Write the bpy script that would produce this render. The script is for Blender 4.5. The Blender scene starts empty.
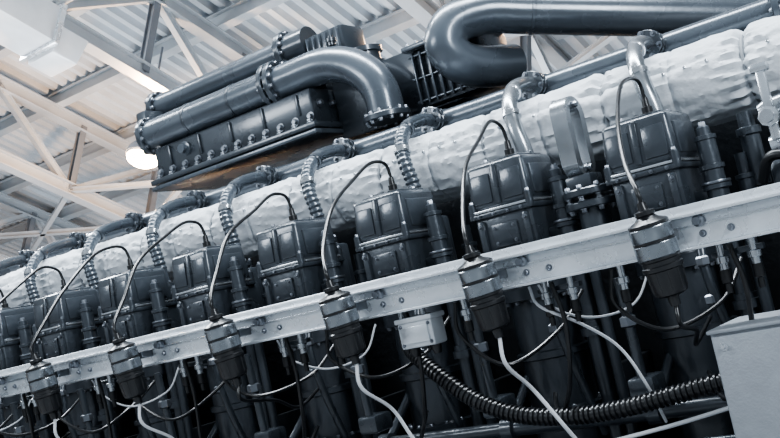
import bpy, bmesh, math, random
from mathutils import Vector, Matrix, noise
random.seed(7)
U = 0.5
PHI = math.radians(25)
RB = Matrix.Translation((0, 0, 2.6)) @ Matrix.Rotation(PHI, 4, 'X') @ Matrix.Scale(U, 4)
scene = bpy.context.scene
COL = scene.collection

# ---------------- materials ----------------
def mat(name, col, rough=0.4, metal=0.0, var=0.15, nscale=6.0, bump=0.0, bscale=40.0, coat=0.0, emit=None, estr=0):
    m = bpy.data.materials.new(name); m.use_nodes = True
    nt = m.node_tree; b = nt.nodes['Principled BSDF']
    b.inputs['Roughness'].default_value = rough
    b.inputs['Metallic'].default_value = metal
    b.inputs['Coat Weight'].default_value = coat
    b.inputs['Coat Roughness'].default_value = 0.15
    tc = nt.nodes.new('ShaderNodeTexCoord')
    n = nt.nodes.new('ShaderNodeTexNoise'); n.inputs['Scale'].default_value = nscale
    n.inputs['Detail'].default_value = 6
    nt.links.new(tc.outputs['Object'], n.inputs['Vector'])
    r = nt.nodes.new('ShaderNodeValToRGB')
    r.color_ramp.elements[0].position = 0.3; r.color_ramp.elements[1].position = 0.7
    r.color_ramp.elements[0].color = tuple(c*(1-var) for c in col)+(1,)
    r.color_ramp.elements[1].color = tuple(min(1, c*(1+var)) for c in col)+(1,)
    nt.links.new(n.outputs['Fac'], r.inputs['Fac'])
    nt.links.new(r.outputs['Color'], b.inputs['Base Color'])
    mr = nt.nodes.new('ShaderNodeMapRange')
    mr.inputs['To Min'].default_value = max(0.05, rough-0.1); mr.inputs['To Max'].default_value = min(1, rough+0.12)
    nt.links.new(n.outputs['Fac'], mr.inputs['Value']); nt.links.new(mr.outputs['Result'], b.inputs['Roughness'])
    if bump > 0:
        n2 = nt.nodes.new('ShaderNodeTexNoise'); n2.inputs['Scale'].default_value = bscale
        n2.inputs['Detail'].default_value = 5
        nt.links.new(tc.outputs['Object'], n2.inputs['Vector'])
        bp = nt.nodes.new('ShaderNodeBump'); bp.inputs['Strength'].default_value = bump
        bp.inputs['Distance'].default_value = 0.02
        nt.links.new(n2.outputs['Fac'], bp.inputs['Height']); nt.links.new(bp.outputs['Normal'], b.inputs['Normal'])
    if emit:
        b.inputs['Emission Color'].default_value = emit+(1,)
        b.inputs['Emission Strength'].default_value = estr
    return m

M_DARK = mat('dark_engine_paint', (0.052, 0.063, 0.076), 0.28, 0.4, 0.15, 5, 0.06, 60, coat=0.6)
M_DARK2 = mat('block_paint', (0.016, 0.020, 0.025), 0.42, 0.2, 0.3, 5, 0.2, 40)
M_LOW = mat('cylinder_paint', (0.040, 0.049, 0.060), 0.30, 0.35, 0.2, 5, 0.1, 50, coat=0.4)
M_MID = mat('grey_pipe_paint', (0.090, 0.107, 0.127), 0.26, 0.4, 0.12, 4, 0.03, 50, coat=0.45)
M_BLACK = mat('black_rubber', (0.009, 0.010, 0.012), 0.33, 0, 0.2, coat=0.2)
M_COIL = mat('coil_gunmetal', (0.27, 0.295, 0.32), 0.24, 0.9, 0.1, 8)
M_BLANKET = mat('insulation_cloth', (0.60, 0.635, 0.67), 0.62, 0, 0.07, 6, 0.38, 24)
M_STITCH = mat('blanket_strap', (0.26, 0.28, 0.30), 0.7, 0, 0.2)
M_ALU = mat('brushed_aluminium', (0.72, 0.755, 0.79), 0.27, 0.6, 0.08, 12, 0.05, 80)
M_TAG = mat('bracket_steel', (0.36, 0.385, 0.41), 0.24, 0.85, 0.1, 10)
M_STEEL = mat('machined_steel', (0.58, 0.61, 0.64), 0.2, 0.85, 0.12, 8)
M_BOLT = mat('zinc_bolt', (0.24, 0.26, 0.29), 0.3, 0.85, 0.2)
M_WHITE = mat('white_cable', (0.62, 0.64, 0.67), 0.45, 0, 0.05)
M_BOX = mat('grey_enclosure', (0.32, 0.345, 0.375), 0.42, 0.25, 0.06, 30, 0.12, 160)
M_ROOF = mat('galvanised_deck', (0.46, 0.50, 0.54), 0.4, 0.2, 0.15, 1.2)
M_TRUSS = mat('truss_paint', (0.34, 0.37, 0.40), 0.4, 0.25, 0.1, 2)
M_TRUSSD = mat('truss_dark_paint', (0.13, 0.145, 0.165), 0.5, 0.2, 0.1, 2)  # darker grey for truss posts, duct hangers and lamp housings
M_DUCT = mat('duct_white', (0.66, 0.69, 0.72), 0.4, 0.1, 0.05)
M_WALL = mat('wall_panel', (0.42, 0.44, 0.46), 0.7, 0, 0.06, 2)
M_FLOOR = mat('epoxy_floor', (0.25, 0.26, 0.27), 0.35, 0, 0.1, 2)
M_GLOW = mat('lamp_lens', (1, 0.8, 0.6), 0.3, 0, 0, emit=(1.0, 0.70, 0.46), estr=70)

# ---------------- mesh builder ----------------
class Ob:
    def __init__(s): s.bm = bmesh.new(); s.mats = []
    def mi(s, m):
        if m not in s.mats: s.mats.append(m)
        return s.mats.index(m)
    def box(s, c, size, m, bev=0.0, top=(1, 1), rot=None, seg=2):
        r = bmesh.ops.create_cube(s.bm, size=1.0); vs = r['verts']
        for v in vs:
            k = top if v.co.z > 0 else (1, 1)
            v.co = Vector((v.co.x*size[0]*k[0], v.co.y*size[1]*k[1], v.co.z*size[2]))
        fs = set(f for v in vs for f in v.link_faces); i = s.mi(m)
        for f in fs: f.material_index = i
        if bev > 0:
            es = list(set(e for v in vs for e in v.link_edges))
            r2 = bmesh.ops.bevel(s.bm, geom=es, offset=bev, segments=seg, affect='EDGES', profile=0.5, material=-1)
            vs = list(set([v for v in r2['verts']] + [v for v in vs if v.is_valid]))
            seen = set(vs); st = list(vs)
            while st:
                v = st.pop()
                for e in v.link_edges:
                    o = e.other_vert(v)
                    if o not in seen: seen.add(o); st.append(o)
            vs = list(seen)
            for v in vs:
                for f in v.link_faces: f.material_index = i
        mt = Matrix.Translation(Vector(c))
        if rot is not None: mt = mt @ rot
        for v in vs: v.co = mt @ v.co
    def lathe(s, p0, ax, prof, m, seg=20):
        ax = Vector(ax).normalized(); p0 = Vector(p0)
        u = ax.orthogonal().normalized(); w = ax.cross(u); i = s.mi(m); rings = []
        for h, r in prof:
            rings.append([s.bm.verts.new(p0+ax*h+(u*math.cos(a)+w*math.sin(a))*max(r, 1e-4))
                          for a in [2*math.pi*k/seg for k in range(seg)]])
        for a, b in zip(rings, rings[1:]):
            for k in range(seg):
                f = s.bm.faces.new((a[k], a[(k+1) % seg], b[(k+1) % seg], b[k])); f.material_index = i
        f = s.bm.faces.new(rings[0][::-1]); f.material_index = i
        f = s.bm.faces.new(rings[-1]); f.material_index = i
    def cyl(s, p0, p1, r, m, seg=16, r2=None, ch=0.0):
        p0 = Vector(p0); p1 = Vector(p1); L = (p1-p0).length; r2 = r if r2 is None else r2
        if ch > 0: pr = [(0, r-ch), (ch, r), (L-ch, r2), (L, r2-ch)]
        else: pr = [(0, r), (L, r2)]
        s.lathe(p0, p1-p0, pr, m, seg)
    def bolt(s, p, ax, r, m=None, h=None):
        m = m or M_BOLT; h = h or r*1.2
        s.lathe(p, ax, [(0, r*1.5), (h*0.25, r*1.5)], m, 10)
        s.lathe(Vector(p)+Vector(ax).normalized()*h*0.25, ax, [(0, r), (h*0.8, r), (h, r*0.8)], m, 6)
    def flange(s, p, ax, r, t, m, nb=8, br=None, bm_=None):
        ax = Vector(ax).normalized(); p = Vector(p)
        s.lathe(p-ax*t/2, ax, [(0, r-t*.15), (t*.15, r), (t*.85, r), (t, r-t*.15)], m, 24)
        u = ax.orthogonal().normalized(); w = ax.cross(u); br = br or r*0.1
        for k in range(nb):
            a = 2*math.pi*k/nb
            q = p+(u*math.cos(a)+w*math.sin(a))*(r*0.84)
            s.bolt(q+ax*t/2, ax, br, bm_); s.bolt(q-ax*t/2, -ax, br, bm_)
    def sweep(s, pts, r, m, seg=12, n=8, rf=None, straight=False):
        P = [Vector(p) for p in pts]; C = []
        if straight: C = P
        else:
            Q = [P[0]*2-P[1]]+P+[P[-1]*2-P[-2]]
            for i in range(1, len(Q)-2):
                a, b, c, d = Q[i-1:i+3]
                for k in range(n):
                    t = k/n
                    C.append(0.5*((2*b)+(c-a)*t+(2*a-5*b+4*c-d)*t*t+(3*b-a-3*c+d)*t**3))
            C.append(P[-1])
        i = s.mi(m); T0 = (C[1]-C[0]).normalized(); u = T0.orthogonal().normalized(); rings = []
        L = 0
        for k, c in enumerate(C):
            T = (C[min(k+1, len(C)-1)]-C[max(k-1, 0)]).normalized()
            u = (u-T*u.dot(T)).normalized(); w = T.cross(u)
            if k: L += (C[k]-C[k-1]).length
            rr = r if rf is None else rf(L, k/(len(C)-1))*r
            rings.append([s.bm.verts.new(c+(u*math.cos(a)+w*math.sin(a))*rr) for a in [2*math.pi*j/seg for j in range(seg)]])
        for a, b in zip(rings, rings[1:]):
            for k in range(seg):
                f = s.bm.faces.new((a[k], a[(k+1) % seg], b[(k+1) % seg], b[k])); f.material_index = i
        for rg in (rings[0][::-1], rings[-1]):
            f = s.bm.faces.new(rg); f.material_index = i
    def mesh(s, name, M=RB):
        bm = s.bm; bmesh.ops.transform(bm, matrix=M, verts=bm.verts)
        bmesh.ops.recalc_face_normals(bm, faces=bm.faces)
        for f in bm.faces: f.smooth = True
        for e in bm.edges:
            if len(e.link_faces) == 2 and e.calc_face_angle(0) > math.radians(38): e.smooth = False
        lo = Vector([min(v.co[k] for v in bm.verts) for k in range(3)])
        hi = Vector([max(v.co[k] for v in bm.verts) for k in range(3)])
        c = (lo+hi)/2
        for v in bm.verts: v.co -= c
        me = bpy.data.meshes.new(name+'_mesh'); bm.to_mesh(me); bm.free()
        for m in s.mats: me.materials.append(m)
        s.center = c; s.me = me
        return me
    def done(s, name, M=RB, parent=None):
        s.mesh(name, M); return place(name, s.me, s.center, parent)
def place(name, me, loc, parent=None):
    o = bpy.data.objects.new(name, me); COL.objects.link(o); o.location = loc
    if parent: o.parent = parent
    return o
def repeat(ob, name, ns, M=RB):
    ob.mesh(name, M)
    for n in ns: place(name, ob.me, ob.center+Vector((-U*n, 0, 0)))

V = Vector
# ---------------- cylinder heads ----------------
h = Ob()
hx, hy = -0.35, 1.17
h.box((hx, 1.22, 0.25), (0.44, 0.58, 0.34), M_DARK, 0.03)
h.box((hx, 1.17, 0.44), (0.475, 0.52, 0.018), M_STEEL, 0.004)
h.box((hx, 1.17, 0.41), (0.48, 0.53, 0.035), M_DARK, 0.008)
h.box((hx, 1.17, 0.60), (0.46, 0.50, 0.31), M_DARK, 0.035, top=(0.93, 0.9), seg=3)
h.box((hx, 1.19, 0.757), (0.34, 0.34, 0.03), M_DARK, 0.012)
for dx in (-0.115, 0.115):
    h.box((hx+dx, 0.935, 0.585), (0.15, 0.03, 0.20), M_DARK, 0.012, rot=Matrix.Rotation(-0.08, 4, 'X'))
h.box((hx, 0.928, 0.60), (0.04, 0.03, 0.27), M_DARK, 0.01, rot=Matrix.Rotation(-0.08, 4, 'X'))
h.box((hx, 0.925, 0.26), (0.20, 0.03, 0.16), M_DARK, 0.012)
for dx in (-.17, .17): h.box((hx+dx, 0.93, 0.24), (0.05, 0.05, 0.28), M_DARK, 0.015)
for dx in (-0.215, 0.215):
    for dy in (-0.24, 0.24):
        h.cyl((hx+dx, hy+dy, 0.40), (hx+dx, hy+dy, 0.50), 0.028, M_DARK, 12)
        h.bolt((hx+dx, hy+dy, 0.50), (0, 0, 1), 0.015)
for dx in (-.16, -.05, .06, .16):
    h.bolt((hx+dx, .897, .41), (0, -1, 0), .009)
for dx in (-.17, .17):
    for z in (.14, .34): h.bolt((hx+dx, .903, z), (0, -1, 0), .013)
for dx in (-.07, .07):
    for z in (.21, .31): h.bolt((hx+dx, .91, z), (0, -1, 0), .009)
h.box((hx+0.225, hy, 0.585), (0.03, 0.34, 0.2), M_DARK, 0.012, rot=Matrix.Rotation(-0.05, 4, 'Y'))
h.lathe((hx+.04, 1.15, 0.765), (0, 0, 1), [(0, .05), (.02, .05), (.025, .034), (.06, .034), (.065, .024), (.12, .02)], M_BLACK, 14)
h.bolt((hx-.12, 1.08, .77), (0, 0, 1), .016); h.bolt((hx+.12, 1.29, .77), (0, 0, 1), .016)
h.box((hx, 1.53, 0.34), (0.36, 0.16, 0.42), M_DARK, 0.03)
vx = 0.01
h.lathe((vx, 1.10, 0.08), (0, 0, 1), [(0, .10), (.05, .10), (.055, .065), (.14, .065), (.145, .085), (.17, .085), (.175, .062), (.26, .062), (.265, .075),
        (.29, .075), (.295, .06), (.44, .058), (.445, .066), (.47, .066), (.475, .04), (.52, .04)], M_DARK, 20)
h.bolt((vx, 1.10, .60), (0, 0, 1), .024)
h.lathe((vx, 1.10, 0.255), (0, 0, 1), [(0, .086), (.008, .088), (.016, .086)], M_BOLT, 20)
h.box((vx-.06, 1.16, 0.2), (0.16, 0.14, 0.08), M_DARK, 0.01)
h.lathe((vx+.12, 1.3, 0.05), (0, 0, 1), [(0, .05), (.2, .05), (.205, .06), (.23, .06), (.235, .035), (.36, .035)], M_DARK, 14)
repeat(h, 'cylinder_head', range(0, 10))

# ---------------- cylinders below heads ----------------
c = Ob()
c.lathe((hx, 1.2, -1.45), (0, 0, 1), [(0, .29), (.1, .29), (.11, .235), (.45, .235), (.46, .27), (.52, .27), (.53, .225), (.85, .225), (.86, .25), (.90, .25),
        (.91, .22), (1.25, .22), (1.26, .275), (1.34, .275), (1.35, .24), (1.52, .24)], M_LOW, 32)
for k in range(14):
    a = 2*math.pi*k/14
    c.bolt((hx+.255*math.cos(a), 1.2+.255*math.sin(a), -1.35), (0, 0, 1), .018)
    c.bolt((hx+.25*math.cos(a), 1.2+.25*math.sin(a), -.93), (0, 0, 1), .014)
    c.bolt((hx+.25*math.cos(a), 1.2+.25*math.sin(a), -.195), (0, 0, -1), .014)
c.cyl((.02, 1.10, -1.3), (.02, 1.10, .08), .055, M_LOW)
c.cyl((.14, 1.05, -1.3), (.14, 1.05, .0), .035, M_LOW)
c.lathe((.02, 1.10, -.5), (0, 0, 1), [(0, .085), (.05, .085), (.055, .07), (.09, .07)], M_LOW, 18)
c.sweep([(hx+.2, .95, .06), (hx+.28, .80, .0), (hx+.30, .72, -.25), (hx+.34, .75, -.6), (hx+.38, .9, -1.1)], .028, M_LOW, 10)
for z in (-.2, -.42):
    c.lathe((hx+.295, .72, z), (0, 0, 1), [(0, .03), (.01, .042), (.05, .042), (.06, .03)], M_BOLT, 6)
repeat(c, 'engine_cylinder', range(-2, 10))

# ---------------- engine block ----------------
b = Ob()
b.box((-3.6, 2.5, -.75), (13.4, 1.9, 1.7), M_DARK2, 0.04)
b.box((-3.6, 2.3, .06), (13.4, 1.4, .12), M_DARK2, 0.02)
b.box((-3.6, 1.3, -1.62), (13.4, 1.6, .32), M_DARK, 0.03)
b.box((-3.6, .65, -1.38), (13.4, .3, .18), M_DARK, 0.02)
for k in range(44):
    b.bolt((-9.9+k*.3, .5, -1.38), (0, -1, 0), .026)
for k in range(13):
    b.box((-9.85+k, 1.3, -1.1), (.06, .5, .8), M_DARK2, .01)
b.box((-3.3, 3.6, .90), (7.6, 1.2, 1.45), M_DARK2, .04)
for k in range(25):
    b.bolt((-6.9+k*.3, 3.0, 1.55), (0, -1, 0), .03)
for z in (-.75, -1.3): b.box((.6, .9, z), (.8, 1.0, .1), M_DARK, .01)
b.done('engine_block')
s = Ob()
s.box((-1.8, 1.0, 0.72), (6.9, 2.2, 1.3), M_DARK2, .03)
s.box((-1.8, 1.0, .08), (7.1, 2.4, .16), M_DARK, .02)
s.done('engine_base_frame', Matrix.Identity(4))

# ---------------- insulated exhaust manifold ----------------
i_ = Ob(); bm = i_.bm; ci = i_.mi(M_BLANKET)
NX, NA = 800, 88; x0, x1 = -9.6, 1.5; rings = []
for k in range(NX+1):
    x = x0+(x1-x0)*k/NX; rg = []
    ph = (x+.83) % 1.0; dseam = min(ph, 1-ph)
    ph2 = (x+.33) % 1.0; dseam2 = min(ph2, 1-ph2)
    pucker = math.exp(-(dseam/.16)**2)+.5*math.exp(-(dseam2/.10)**2)
    for j in range(NA):
        a = 2*math.pi*j/NA
        ca, sa = math.cos(a), math.sin(a)
        r = .284+.022*noise.noise(V((x*1.2, ca*1.0, sa*1.0)))+.010*noise.noise(V((x*3, ca*2+7, sa*2)))
        # creases: ridged noise gives long thin folds
        f1 = 1-abs(noise.noise(V((x*2.4+sa*3, ca*1.2+x, sa*1.4+3))))*5
        f2 = 1-abs(noise.noise(V((x*4.2-sa*4, ca*1.5-x*.7, sa*1.7+9))))*5
        r += .011*max(0, f1)+.008*max(0, f2)
        r += .011*pucker*math.sin(a*20+5*noise.noise(V((x*2, ca*2, sa*2))))
        r -= .040*math.exp(-(dseam/.03)**2)+.016*math.exp(-(dseam2/.016)**2)
        da = abs(((a-math.radians(150)+math.pi) % (2*math.pi))-math.pi)
        r -= .016*math.exp(-(da/.06)**2)
        rg.append(bm.verts.new((x, 2.0+r*ca, .98+r*sa)))
    rings.append(rg)
for a, bb in zip(rings, rings[1:]):
    for j in range(NA):
        f = bm.faces.new((a[j], a[(j+1) % NA], bb[(j+1) % NA], bb[j])); f.material_index = ci
bm.faces.new(rings[0]); bm.faces.new(rings[-1][::-1])
for n in range(-1, 9):
    i_.lathe((-n-.84, 2.0, .98), (1, 0, 0), [(0, .24), (.003, .256), (.018, .256), (.021, .24)], M_STITCH, 48)
    for q in range(5):
        xx = -n-.65+q*.15; a = math.radians(158)
        i_.lathe((xx, 2.0+.275*math.cos(a), .98+.275*math.sin(a)), (0, math.cos(a), math.sin(a)), [(0, .012), (.022, .012), (.026, .007)], M_STEEL, 8)
i_.done('insulated_exhaust_pipe')

# ---------------- long header pipe ----------------
p = Ob()
p.cyl((-9.8, 2.6, 1.43), (.35, 2.6, 1.43), .105, M_MID, 28)
for n in range(-1, 10):
    x = -.63-n
    if x > .3: continue
    p.lathe((x-.07, 2.6, 1.43), (1, 0, 0), [(0, .1), (.01, .113), (.13, .113), (.14, .1)], M_MID, 28)
p.flange((.3, 2.6, 1.43), (1, 0, 0), .17, .05, M_MID, 10, .016)
p.cyl((.35, 2.6, 1.43), (1.4, 2.6, 1.43), .105, M_MID, 28)
p.done('coolant_header_pipe')
def link(kind):
    e = Ob(); x = -.63
    mm = M_MID if kind == 'bellows' else M_TAG
    path = [(x, 2.50, 1.44), (x+.01, 2.34, 1.45), (x+.04, 2.14, 1.425), (x+.08, 1.90, 1.36), (x+.13, 1.69, 1.22), (x+.18, 1.59, 1.04), (x+.22, 1.58, .84), (x+.23, 1.60, .56)]
    rf = (lambda L, t: 1+(.09*math.sin(L*2*math.pi/.045) if .5 < t < .9 else 0)) if kind == 'bellows' else None
    e.sweep(path, .054 if kind == 'bellows' else .060, mm, 18, 30 if kind == 'bellows' else 10, rf)
    e.flange((x, 2.455, 1.445), (0, -1, .1), .115, .04, M_DARK, 6, .016)
    e.flange((x, 2.40, 1.45), (0, -1, .05), .115, .04, M_DARK, 6, .016)
    e.flange((x+.23, 1.60, .60), (0, 0, 1), .10, .045, M_DARK, 6, .014)
    e.lathe((x+.155, 1.64, 1.15), (.2, -.5, -1), [(0, .06), (.01, .070), (.045, .070), (.055, .06)], M_STEEL, 20)
    e.lathe((x+.09, 1.88, 1.345), (.2, -.9, -.5), [(0, .056), (.01, .066), (.045, .066), (.055, .056)], M_STEEL if kind != 'bellows' else M_DARK, 20)
    return e
repeat(link('bellows'), 'bellows_connection_pipe', range(2, 10))
repeat(link('pipe'), 'steel_connection_pipe', range(0, 2))

# ---------------- aluminium rail ----------------
r = Ob()
r.box((-4.1, .05, 0), (11.4, .10, .15), M_ALU, .008)
r.box((-4.1, .02, .082), (11.4, .17, .016), M_ALU, .004)
r.box((-4.1, .02, -.082), (11.4, .17, .016), M_ALU, .004)
r.box((-4.1, -.004, .03), (11.4, .012, .012), M_STEEL, .002)
r.box((-4.1, .16, .115), (11.4, .10, .05), M_ALU, .006)
for n in range(-2, 10):
    for dx in (.22, .36):
        r.bolt((-n+dx, 0, -.02), (0, -1, 0), .013, M_BOLT)
    r.box((-n+.5, .50, -.02), (.07, .8, .06), M_DARK, .01)
    r.box((-n+.5, .11, -.02), (.12, .04, .15), M_DARK, .01)
    r.lathe((-n+.22, -.01, .045), (0, -1, 0), [(0, .03), (.03, .03), (.035, .02), (.06, .02)], M_BOLT, 14)
    r.box((-n+.05, -.05, 0.0), (.10, .12, .05), M_DARK, .006)
r.done('cable_rail')

# ---------------- ignition coils ----------------
k = Ob(); ax = V((-.06, -.10, 1)).normalized(); base = V((.065, -.19, -.28))
k.lathe(base, ax, [(0, .055), (.012, .080), (.03, .086), (.13, .092), (.135, .100), (.155, .100), (.16, .094), (.18, .094), (.185, .100), (.195, .100)], M_BLACK, 32)
for a in range(10):
    u = ax.orthogonal().normalized(); w = ax.cross(u); t = a*math.pi/5; q = u*math.cos(t)+w*math.sin(t)
    k.cyl(base+ax*.03+q*.083, base+ax*.13+q*.089, .006, M_BLACK, 6)
k.lathe(base+ax*.195, ax, [(0, .100), (.006, .106), (.070, .106), (.076, .100), (.088, .100), (.094, .104), (.150, .104), (.158, .096)], M_COIL, 40)
k.lathe(base+ax*.270, ax, [(0, .1), (.002, .1045), (.012, .1045), (.014, .1)], M_BLACK, 36)
k.lathe(base+ax*.353, ax, [(0, .100), (.014, .100), (.022, .09), (.035, .058), (.05, .044), (.055, .05), (.075, .05), (.08, .028), (.12, .02)], M_BLACK, 24)
k.lathe(base-ax*.05, ax, [(0, .025), (.05, .03)], M_BLACK, 12)
repeat(k, 'ignition_coil', range(0, 9))

# ignition leads
for n in range(0, 9):
    j = lambda a: random.uniform(-a, a)
    top = base+ax*.475+V((-n, 0, 0)); q = Ob()
    jx = j(.04)
    q.sweep([top-ax*.03, top+ax*.06, V((-n-.05+jx, -.06, .42)), V((-n-.15+jx, .24, .68+j(.03))), V((-n-.25+jx, .66, .90+j(.03))), V((-n-.29+jx*.5, .93, 1.01+j(.02))),
             V((-n-.305, 1.10, .99)), V((-n-.31, 1.15, .90)), V((-n-.31, 1.15, .85))], .0125, M_BLACK, 10, 10)
    q.done('ignition_lead')

# ---------------- hanging wiring & fittings under the rail ----------------
for n in range(-1, 9):
    j = lambda a: random.uniform(-a, a)
    w = Ob(); X = -n
    bx = base+V((X, 0, 0))
    if n in (1, 2, 4, 5, 7):
        w.sweep([bx-ax*.05, bx+V((.01, .0, -.20)), V((X+.08+j(.03), .05, -.66)), V((X+.14+j(.05), .12, -.92)), V((X+.30+j(.1), .4, -1.25))], .0115, M_WHITE, 10, 10)
    else:
        w.sweep([bx-ax*.05, bx+V((.0, .02, -.15)), V((X+.0, .2, -.50)), V((X-.1+j(.05), .5, -.60)), V((X-.15, .9, -.5))], .012, M_BLACK, 10, 10)
    if n == 1:
        w.sweep([V((X+.16, .1, -.1)), V((X+.20, .10, -.22)), V((X+.40, .15, -.36)), V((X+.56, .2, -.52)), V((X+.62, .3, -.75)), V((X+.60, .5, -1.0))], .009, M_WHITE, 8, 10)
    if n % 2:
        w.sweep([V((X+.22, .1, -.1)), V((X+.26, .16, -.25)), V((X+.42+j(.03), .3, -.36+j(.03))), V((X+.6+j(.03), .5, -.32)), V((X+.68, .6, -.14))], .007, M_WHITE, 8, 10)
    w.sweep([V((X-.34, .1, -.1)), V((X-.36, .12, -.3)), V((X-.2+j(.05), .3, -.48+j(.05))), V((X+.05, .55, -.40)), V((X+.12, .85, -.2))], .012, M_BLACK, 8, 10)
    w.sweep([V((X+.3, .1, -.1)), V((X+.33, .1, -.35)), V((X+.2+j(.05), .2, -.72+j(.05))), V((X+.0, .4, -.9)), V((X-.2, .8, -.8))], .014, M_BLACK, 8, 10)
    w.done('hanging_wiring')
    f = Ob()
    for dx in (.24, .40, -.30):
        f.lathe((X+dx, .13, -.22), (0, 0, 1), [(0, .022), (.03, .022), (.035, .034), (.065, .034), (.07, .02), (.14, .02)], M_STEEL, 12)
        f.lathe((X+dx, .13, -.34), (0, 0, 1), [(0, .016), (.05, .016), (.055, .028), (.12, .028)], M_BLACK, 12)
    f.box((X+.32, .15, -.14), (.26, .05, .03), M_DARK, .006)
    f.cyl((X+.52, .5, -.16), (X+.5, .55, -.75), .03, M_DARK)
    f.lathe((X+.51, .52, -.45), (0, 0, 1), [(0, .03), (.01, .05), (.06, .05), (.07, .03)], M_BOLT, 6)
    f.box((X+.5, .6, -.8), (.16, .2, .12), M_DARK, .02)
    f.done('sensor_fitting')
g = Ob()
g.cyl((-10, .75, -.98), (1.6, .75, -.98), .05, M_LOW, 16)
g.cyl((-10, .62, -1.16), (1.6, .62, -1.16), .028, M_MID, 12)
for n in range(-1, 10):
    g.lathe((-n-.6, .75, -.98), (1, 0, 0), [(0, .05), (.01, .075), (.09, .075), (.1, .05)], M_DARK, 16)
    g.cyl((-n-.55, .75, -.98), (-n-.5, 1.05, -.7), .03, M_DARK)
g.done('oil_line_pipe')
ho = Ob()
ho.sweep([(-2.1, .62, -.25), (-1.95, .42, -.34), (-1.72, .3, -.50), (-1.45, .26, -.70), (-1.17, .25, -.82), (-.85, .25, -.865), (-.54, .25, -.86), (-.2, .26, -.82), (.1, .3, -.79), (.5, .4, -.8)],
         .046, M_BLACK, 18, 60, lambda L, t: 1+.12*(1 if math.sin(L*2*math.pi/.032) > 0 else -1))
ho.done('corrugated_hose')
wc = Ob()
wc.sweep([(-2.6, .3, -.95), (-2.0, .2, -1.05), (-1.4, .18, -1.08), (-.8, .2, -1.04), (-.3, .22, -.98), (.1, .3, -.92)], .012, M_WHITE, 10, 12)
wc.done('white_cable')
jb = Ob()
jb.box((-1.585, .06, -.235), (.25, .14, .16), M_DUCT, .015)
jb.box((-1.585, .06, -.145), (.27, .16, .03), M_DUCT, .008)
jb.box((-1.585, -.015, -.235), (.19, .012, .10), M_ALU, .004)
for dx in (-.08, .08): jb.lathe((-1.585+dx, .06, -.37), (0, 0, 1), [(0, .02), (.03, .032), (.06, .032)], M_BLACK, 10)
for dx in (-.1, .1):
    for dz in (-.055, .055): jb.bolt((-1.585+dx, -.01, -.235+dz), (0, -1, 0), .008)
jb.done('junction_box')
eb = Ob()
eb.box((.64, .16, -1.09), (.96, .5, 1.18), M_BOX, .012)
eb.box((.64, -.095, -1.09), (.94, .02, 1.14), M_BOX, .006)
eb.box((.64, .16, -.497), (.98, .54, .02), M_BOX, .006)
eb.bolt((.22, -.105, -.57), (0, -1, 0), .014, M_STEEL)
eb.bolt((.22, -.105, -1.3), (0, -1, 0), .014, M_STEEL)
eb.done('control_cabinet')

# ---------------- lifting eye & flange stack ----------------
l = Ob(); lx = -.83
i = l.mi(M_TAG)
def ring(xx, sc):
    out = []
    for q in range(36):
        a = 2*math.pi*q/36
        yy = .145*sc*math.cos(a); zz = (.12*sc*math.sin(a))+(.15 if math.sin(a) >= 0 else -.15)
        out.append(l.bm.verts.new((lx+xx, 1.13+yy, .77+zz)))
    return out
A, B, C2, D = ring(-.055, 1), ring(.055, 1), ring(-.055, .5), ring(.055, .5)
for q in range(36):
    q2 = (q+1) % 36
    for fs in ((A[q], A[q2], B[q2], B[q]), (C2[q], D[q], D[q2], C2[q2]), (A[q], C2[q], C2[q2], A[q2]), (B[q], B[q2], D[q2], D[q])):
        f = l.bm.faces.new(fs); f.material_index = i
for z in (.56, .98):
    l.bolt((lx+.055, 1.13, z), (1, 0, 0), .020, M_BOLT)
l.flange((lx+.05, 1.08, .40), (0, 0, 1), .17, .05, M_DARK, 8, .018)
l.flange((lx+.05, 1.08, .32), (0, 0, 1), .17, .05, M_DARK, 8, .018)
l.box((lx+.01, 1.13, .47), (.18, .2, .1), M_DARK, .015)
l.cyl((lx+.05, 1.08, .0), (lx+.05, 1.08, .3), .1, M_DARK, 20)
l.done('lifting_eye_bracket')

# right hand valve cluster
v = Ob()
a0 = V((.35, 1.2, .38)); d = V((1, .1, .12)).normalized()
v.lathe(a0, d, [(0, .07), (.04, .07), (.045, .10), (.09, .10), (.095, .075), (.2, .075), (.205, .095), (.235, .095), (.24, .08), (.4, .08), (.405, .1), (.44, .1), (.45, .08), (1.2, .08)], M_STEEL, 28)
v.lathe(V((.3, 1.3, .62)), d, [(0, .04), (.04, .055), (.3, .055), (.31, .07), (.36, .07), (.37, .05), (1.2, .05)], M_TAG, 20)
v.box((.42, 1.05, .62), (.05, .05, .42), M_STEEL, .01)
v.box((.42, 1.05, .84), (.10, .07, .05), M_STEEL, .01)
v.lathe((.42, 1.02, .55), (0, -1, 0), [(0, .06), (.04, .06), (.045, .04), (.08, .04)], M_STEEL, 8)
v.box((.65, 1.25, .18), (.6, .5, .26), M_DARK, .03)
v.sweep([(.3, 1.0, .2), (.4, .9, .32), (.6, .88, .3), (.9, .92, .45)], .03, M_BLACK, 10)
for x in (.45, .6, .75): v.bolt((x, 1.0, .2), (0, -1, 0), .025)
v.lathe((.2, 1.35, .2), (0, 0, 1), [(0, .06), (.3, .06), (.31, .075), (.35, .075), (.36, .05), (.45, .05)], M_DARK, 18)
v.done('gas_valve_assembly')

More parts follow.
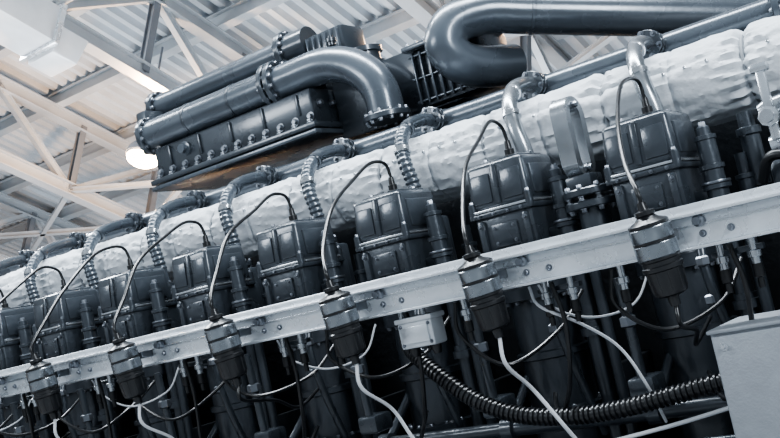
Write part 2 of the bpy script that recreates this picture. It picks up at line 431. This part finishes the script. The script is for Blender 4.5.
# ---------------- intercooler, charge pipes ----------------
ic = Ob()
ic.box((-5.38, 3.3, 2.08), (2.36, .9, .36), M_DARK, .03)
ic.box((-5.38, 3.26, 1.87), (2.46, 1.0, .06), M_DARK, .01)
ic.box((-5.38, 3.26, 1.80), (2.46, 1.0, .05), M_MID, .01)
for q in range(12):
    ic.bolt((-6.5+q*.205, 2.85, 1.97), (0, -1, 0), .030)
    ic.bolt((-6.5+q*.205, 2.80, 1.90), (0, 0, 1), .024)
for q in range(4):
    ic.bolt((-4.19, 2.95+q*.2, 2.1), (1, 0, 0), .03)
for q in range(5):
    ic.box((-6.3+q*.48, 2.84, 2.12), (.035, .03, .22), M_DARK, .008)
ic.lathe((-6.05, 2.86, 2.13), (0, -1, 0), [(0, .08), (.03, .08), (.035, .05), (.09, .05)], M_MID, 16)
ic.box((-5.4, 3.55, 2.46), (2.1, .42, .40), M_DARK, .03)
ic.done('intercooler')
cp = Ob()
cp.sweep([(-6.7, 2.98, 2.45), (-6.2, 2.98, 2.45), (-5.3, 2.98, 2.45), (-4.5, 2.98, 2.45), (-4.05, 2.97, 2.44), (-3.72, 2.94, 2.33), (-3.50, 2.92, 2.15), (-3.41, 2.92, 1.95), (-3.40, 2.92, 1.68)], .18, M_MID, 36, 10)
for x in (-4.75, -4.66): cp.flange((x, 2.98, 2.45), (1, 0, 0), .245, .06, M_DARK, 12, .02)
cp.flange((-6.68, 2.98, 2.45), (1, 0, 0), .225, .07, M_DARK, 12, .02)
cp.flange((-3.40, 2.92, 1.72), (0, 0, 1), .235, .06, M_DARK, 12, .02)
for x in (-6.0, -5.3): cp.lathe((x, 2.98, 2.45), (1, 0, 0), [(0, .18), (.005, .187), (.035, .187), (.04, .18)], M_DARK, 36)
cp.lathe((-3.9, 2.97, 2.60), (0, 0, 1), [(0, .04), (.03, .04), (.035, .055), (.07, .055), (.075, .03), (.1, .03)], M_DARK, 12)
cp.done('charge_air_pipe')
up = Ob()
up.cyl((-6.8, 3.3, 2.84), (-4.7, 3.3, 2.84), .14, M_MID, 32)
up.flange((-6.8, 3.3, 2.84), (1, 0, 0), .19, .08, M_DARK, 10, .02)
up.flange((-4.72, 3.3, 2.84), (1, 0, 0), .22, .07, M_DARK, 12, .02)
up.cyl((-4.7, 3.3, 2.84), (-4.4, 3.3, 2.84), .17, M_DARK, 32)
up.box((-4.15, 3.40, 2.70), (.5, .4, .34), M_DARK, .05)
up.box((-6.72, 3.25, 2.5), (.16, .7, .5), M_DARK, .03)
for q in range(6): up.box((-4.36+q*.08, 3.19, 2.7), (.02, .04, .28), M_MID, .004)
up.done('air_intake_pipe')
tb = Ob()
tb.box((-3.45, 3.5, 2.02), (1.5, .6, .66), M_DARK, .05)
tb.box((-2.75, 3.4, 2.0), (.75, .6, .56), M_DARK, .04)
for q in range(8):
    tb.box((-3.08+q*.09, 3.08, 2.0), (.022, .05, .5), M_MID, .006)
for z in (1.78, 2.0, 2.22): tb.box((-2.76, 3.085, z), (.74, .04, .022), M_MID, .006)
tb.box((-2.75, 3.35, 2.30), (.82, .66, .05), M_MID, .01)
for q in range(8): tb.bolt((-3.1+q*.1, 3.06, 2.325), (0, 0, 1), .018)
tb.lathe((-3.75, 3.3, 2.32), (0, 0, 1), [(0, .2), (.06, .2), (.07, .15), (.16, .15), (.17, .18), (.22, .18)], M_DARK, 24)
tb.done('turbocharger')
bp = Ob()
bp.sweep([(.40, 4.92, 1.56), (.02, 4.67, 1.69), (-1.26, 3.74, 2.07), (-1.9, 3.28, 2.26), (-2.2, 3.03, 2.34), (-2.42, 2.82, 2.29), (-2.50, 2.73, 2.13), (-2.46, 2.80, 1.97), (-2.36, 3.0, 1.89), (-2.2, 3.35, 1.88)], .19, M_MID, 36, 10)
e = (V((.02, 4.67, 1.69))-V((-1.26, 3.74, 2.07))).normalized()
bp.flange(V((.06, 4.70, 1.68)), e, .26, .07, M_DARK, 12, .02)
bp.lathe(V((-1.9, 3.28, 2.26)), e, [(0, .19), (.005, .197), (.03, .197), (.035, .19)], M_MID, 36)
bp.done('exhaust_outlet_pipe')

# ---------------- hall ----------------
Cb = V((1.817, -4.905, -0.04)); CW = RB @ Cb
def W(x, y, z): return V((CW.x+U*x, CW.y+U*y, CW.z+U*z))
I4 = Matrix.Identity(4)
ce = Ob(); mi = ce.mi(M_ROOF)
X0, X1, Y0, Y1, H = -50, 26, -14, 52, 16.0
prof = []; x = X0; per = .46
while x < X1:
    prof += [(x, 0), (x+.17, 0), (x+.22, .2), (x+.41, .2)]; x += per
pv = [[ce.bm.verts.new(W(px, yy, H+pz)) for px, pz in prof] for yy in (Y0, Y1)]
for q in range(len(prof)-1):
    f = ce.bm.faces.new((pv[0][q], pv[0][q+1], pv[1][q+1], pv[1][q])); f.material_index = mi
ce.done('ceiling', I4)
def beam(o, a, b, w, hgt, m):
    a, b = W(*a), W(*b); dd = b-a; L = dd.length
    rot = dd.to_track_quat('X', 'Z').to_matrix().to_4x4()
    c = (a+b)/2
    up_ = rot @ V((0, 0, 1))
    o.box(c, (L, w*U*.3, hgt*U), m, 0, rot=rot)
    o.box(c+up_*hgt*U/2, (L, w*U, .1*hgt*U), m, 0, rot=rot)
    o.box(c-up_*hgt*U/2, (L, w*U, .1*hgt*U), m, 0, rot=rot)
pu = Ob()
y = -12
while y < 50:
    beam(pu, (X0, y, 15.65), (X1, y, 15.65), .25, .45, M_TRUSS); y += 2.6
pu.done('roof_purlins', I4)
for tx in (17.5, 10.5, 3.5, -3.5, -10.5, -17.5, -24.5, -31.5, -38.5, -45.5):
    t = Ob()
    beam(t, (tx, Y0, 13.0), (tx, Y1, 13.0), .36, .36, M_TRUSS)
    beam(t, (tx, Y0, 15.2), (tx, Y1, 15.2), .36, .36, M_TRUSS)
    y = -12; k2 = 0
    while y < 49:
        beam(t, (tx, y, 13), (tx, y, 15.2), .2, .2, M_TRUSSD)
        beam(t, (tx, y, 13 if k2 % 2 else 15.2), (tx, y+3, 15.2 if k2 % 2 else 13), .18, .18, M_TRUSS)
        y += 3; k2 += 1
    t.done('roof_truss', I4)
br = Ob()
for k2 in range(5):
    for yy in (3, 15, 27):
        xa = -3.5-7*k2
        beam(br, (xa, yy, 13), (xa-7, yy+3, 13), .14, .14, M_TRUSS)
        beam(br, (xa, yy+3, 13), (xa-7, yy, 13), .14, .14, M_TRUSS)
br.done('roof_bracing', I4)
du = Ob()
def WB(o, c, sz, m, bev=0.0, top=(1, 1)): o.box(W(*c), tuple(q*U for q in sz), m, bev*U, top)
dx0, dz0 = -16.9, 12.1
WB(du, (dx0, 7.0, dz0), (1.1, 4.0, .85), M_DUCT, .03)
WB(du, (dx0, 9.0, dz0), (1.25, .12, 1.0), M_ALU, .02)
WB(du, (dx0, 9.35, dz0-.3), (.9, .6, .6), M_DUCT, .04, (1.3, 1.3))
WB(du, (dx0, 5.6, dz0), (1.25, .12, 1.0), M_ALU, .02)
for yy in (5.4, 8.6):
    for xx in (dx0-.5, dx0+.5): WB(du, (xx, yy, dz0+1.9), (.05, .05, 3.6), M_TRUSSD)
du.done('air_duct', I4)
ct = Ob(); ct.cyl(W(-48, 9, 12.7), W(20, 9, 12.7), .07*U, M_TRUSS, 12)
ct.done('sprinkler_pipe', I4)
def lamp(x, y, z, big=1.0, en=90):
    o = Ob(); p = W(x, y, z)
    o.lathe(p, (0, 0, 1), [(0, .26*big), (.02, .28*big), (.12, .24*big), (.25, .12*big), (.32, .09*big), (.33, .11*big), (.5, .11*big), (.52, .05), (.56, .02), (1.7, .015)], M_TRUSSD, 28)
    o.lathe(p, (0, 0, -1), [(0, .25*big), (.05, .235*big), (.10, .15*big), (.12, .0)], M_GLOW, 24)
    o.done('high_bay_lamp', I4)
    ld = bpy.data.lights.new('high_bay_bulb', 'POINT'); ld.energy = en; ld.color = (1, .60, .34); ld.shadow_soft_size = .12
    lo = bpy.data.objects.new('high_bay_bulb', ld); COL.objects.link(lo); lo.location = p+V((0, 0, -.35))
lamp(-19.3, 13.7, 12.0, .85, 950)
lamp(-33.4, 13.6, 12.2)
lamp(-5.4, 13.6, 12.2)

wl = Ob(); wl.box(W((X0), (Y0+Y1)/2, 6.5), (.3, (Y1-Y0)*U, 11), M_WALL); wl.done('wall_left', I4)
wb = Ob(); wb.box(W((X0+X1)/2, Y1, 6.5), ((X1-X0)*U, .3, 11), M_WALL); wb.done('wall_back', I4)
fl = Ob(); c0 = W((X0+X1)/2, (Y0+Y1)/2, 0); c0.z = -.1
fl.box(c0, ((X1-X0)*U, (Y1-Y0)*U, .2), M_FLOOR); fl.done('floor', I4)

# ---------------- lights ----------------
def area(loc, tgt, size, en, col, name='unseen_area_light'):  # added area light out of view, no hall fixture behind it
    ld = bpy.data.lights.new(name, 'AREA'); ld.energy = en; ld.shape = 'RECTANGLE'; ld.size = size[0]; ld.size_y = size[1]; ld.color = col
    o = bpy.data.objects.new(name, ld); COL.objects.link(o); o.location = loc
    o.rotation_euler = (V(tgt)-V(loc)).to_track_quat('-Z', 'Y').to_euler()
area((-1.5, -1.3, 8.4), (-1.5, 1, 2.8), (8, 1.0), 1150, (.89, .95, 1))
area((-9, -.3, 8.4), (-5, 1.2, 3), (5, 1.0), 760, (.89, .95, 1))
area((4.5, -3.5, 4.2), (-.5, .8, 2.2), (1.0, 2.5), 290, (.9, .95, 1))  # unseen low fill, added to brighten the engine's lower front
area((-5, -4.5, 3.8), (-2.5, .8, 2.2), (2.5, 1.0), 130, (.9, .95, 1))  # second low fill from the left, added and out of view
area((-7, 5.0, 2.0), (-8.5, 7, 9), (12, 3), 1600, (.9, .95, 1), 'ceiling_fill_light')  # unseen light added behind the engine to brighten the roof
wd = bpy.data.worlds.new('hall_ambient'); scene.world = wd; wd.use_nodes = True
wd.node_tree.nodes['Background'].inputs['Color'].default_value = (.78, .89, 1, 1)
wd.node_tree.nodes['Background'].inputs['Strength'].default_value = .7

# ---------------- camera ----------------
Xc = V((.791, .2237, .569)); Zc = V((-.2141, .9731, -.0849)); Yc = Zc.cross(Xc)
A = Matrix((Xc, Yc, Zc))
R3 = Matrix.Rotation(PHI, 3, 'X') @ A
cam = bpy.data.cameras.new('camera'); co = bpy.data.objects.new('camera', cam); COL.objects.link(co)
cam.sensor_width = 36; cam.lens = 46.15; cam.clip_end = 300
co.matrix_world = Matrix.Translation(CW) @ R3.to_4x4()
scene.camera = co
try:
    scene.view_settings.view_transform = 'AgX'; scene.view_settings.look = 'AgX - Medium High Contrast'
except Exception: pass
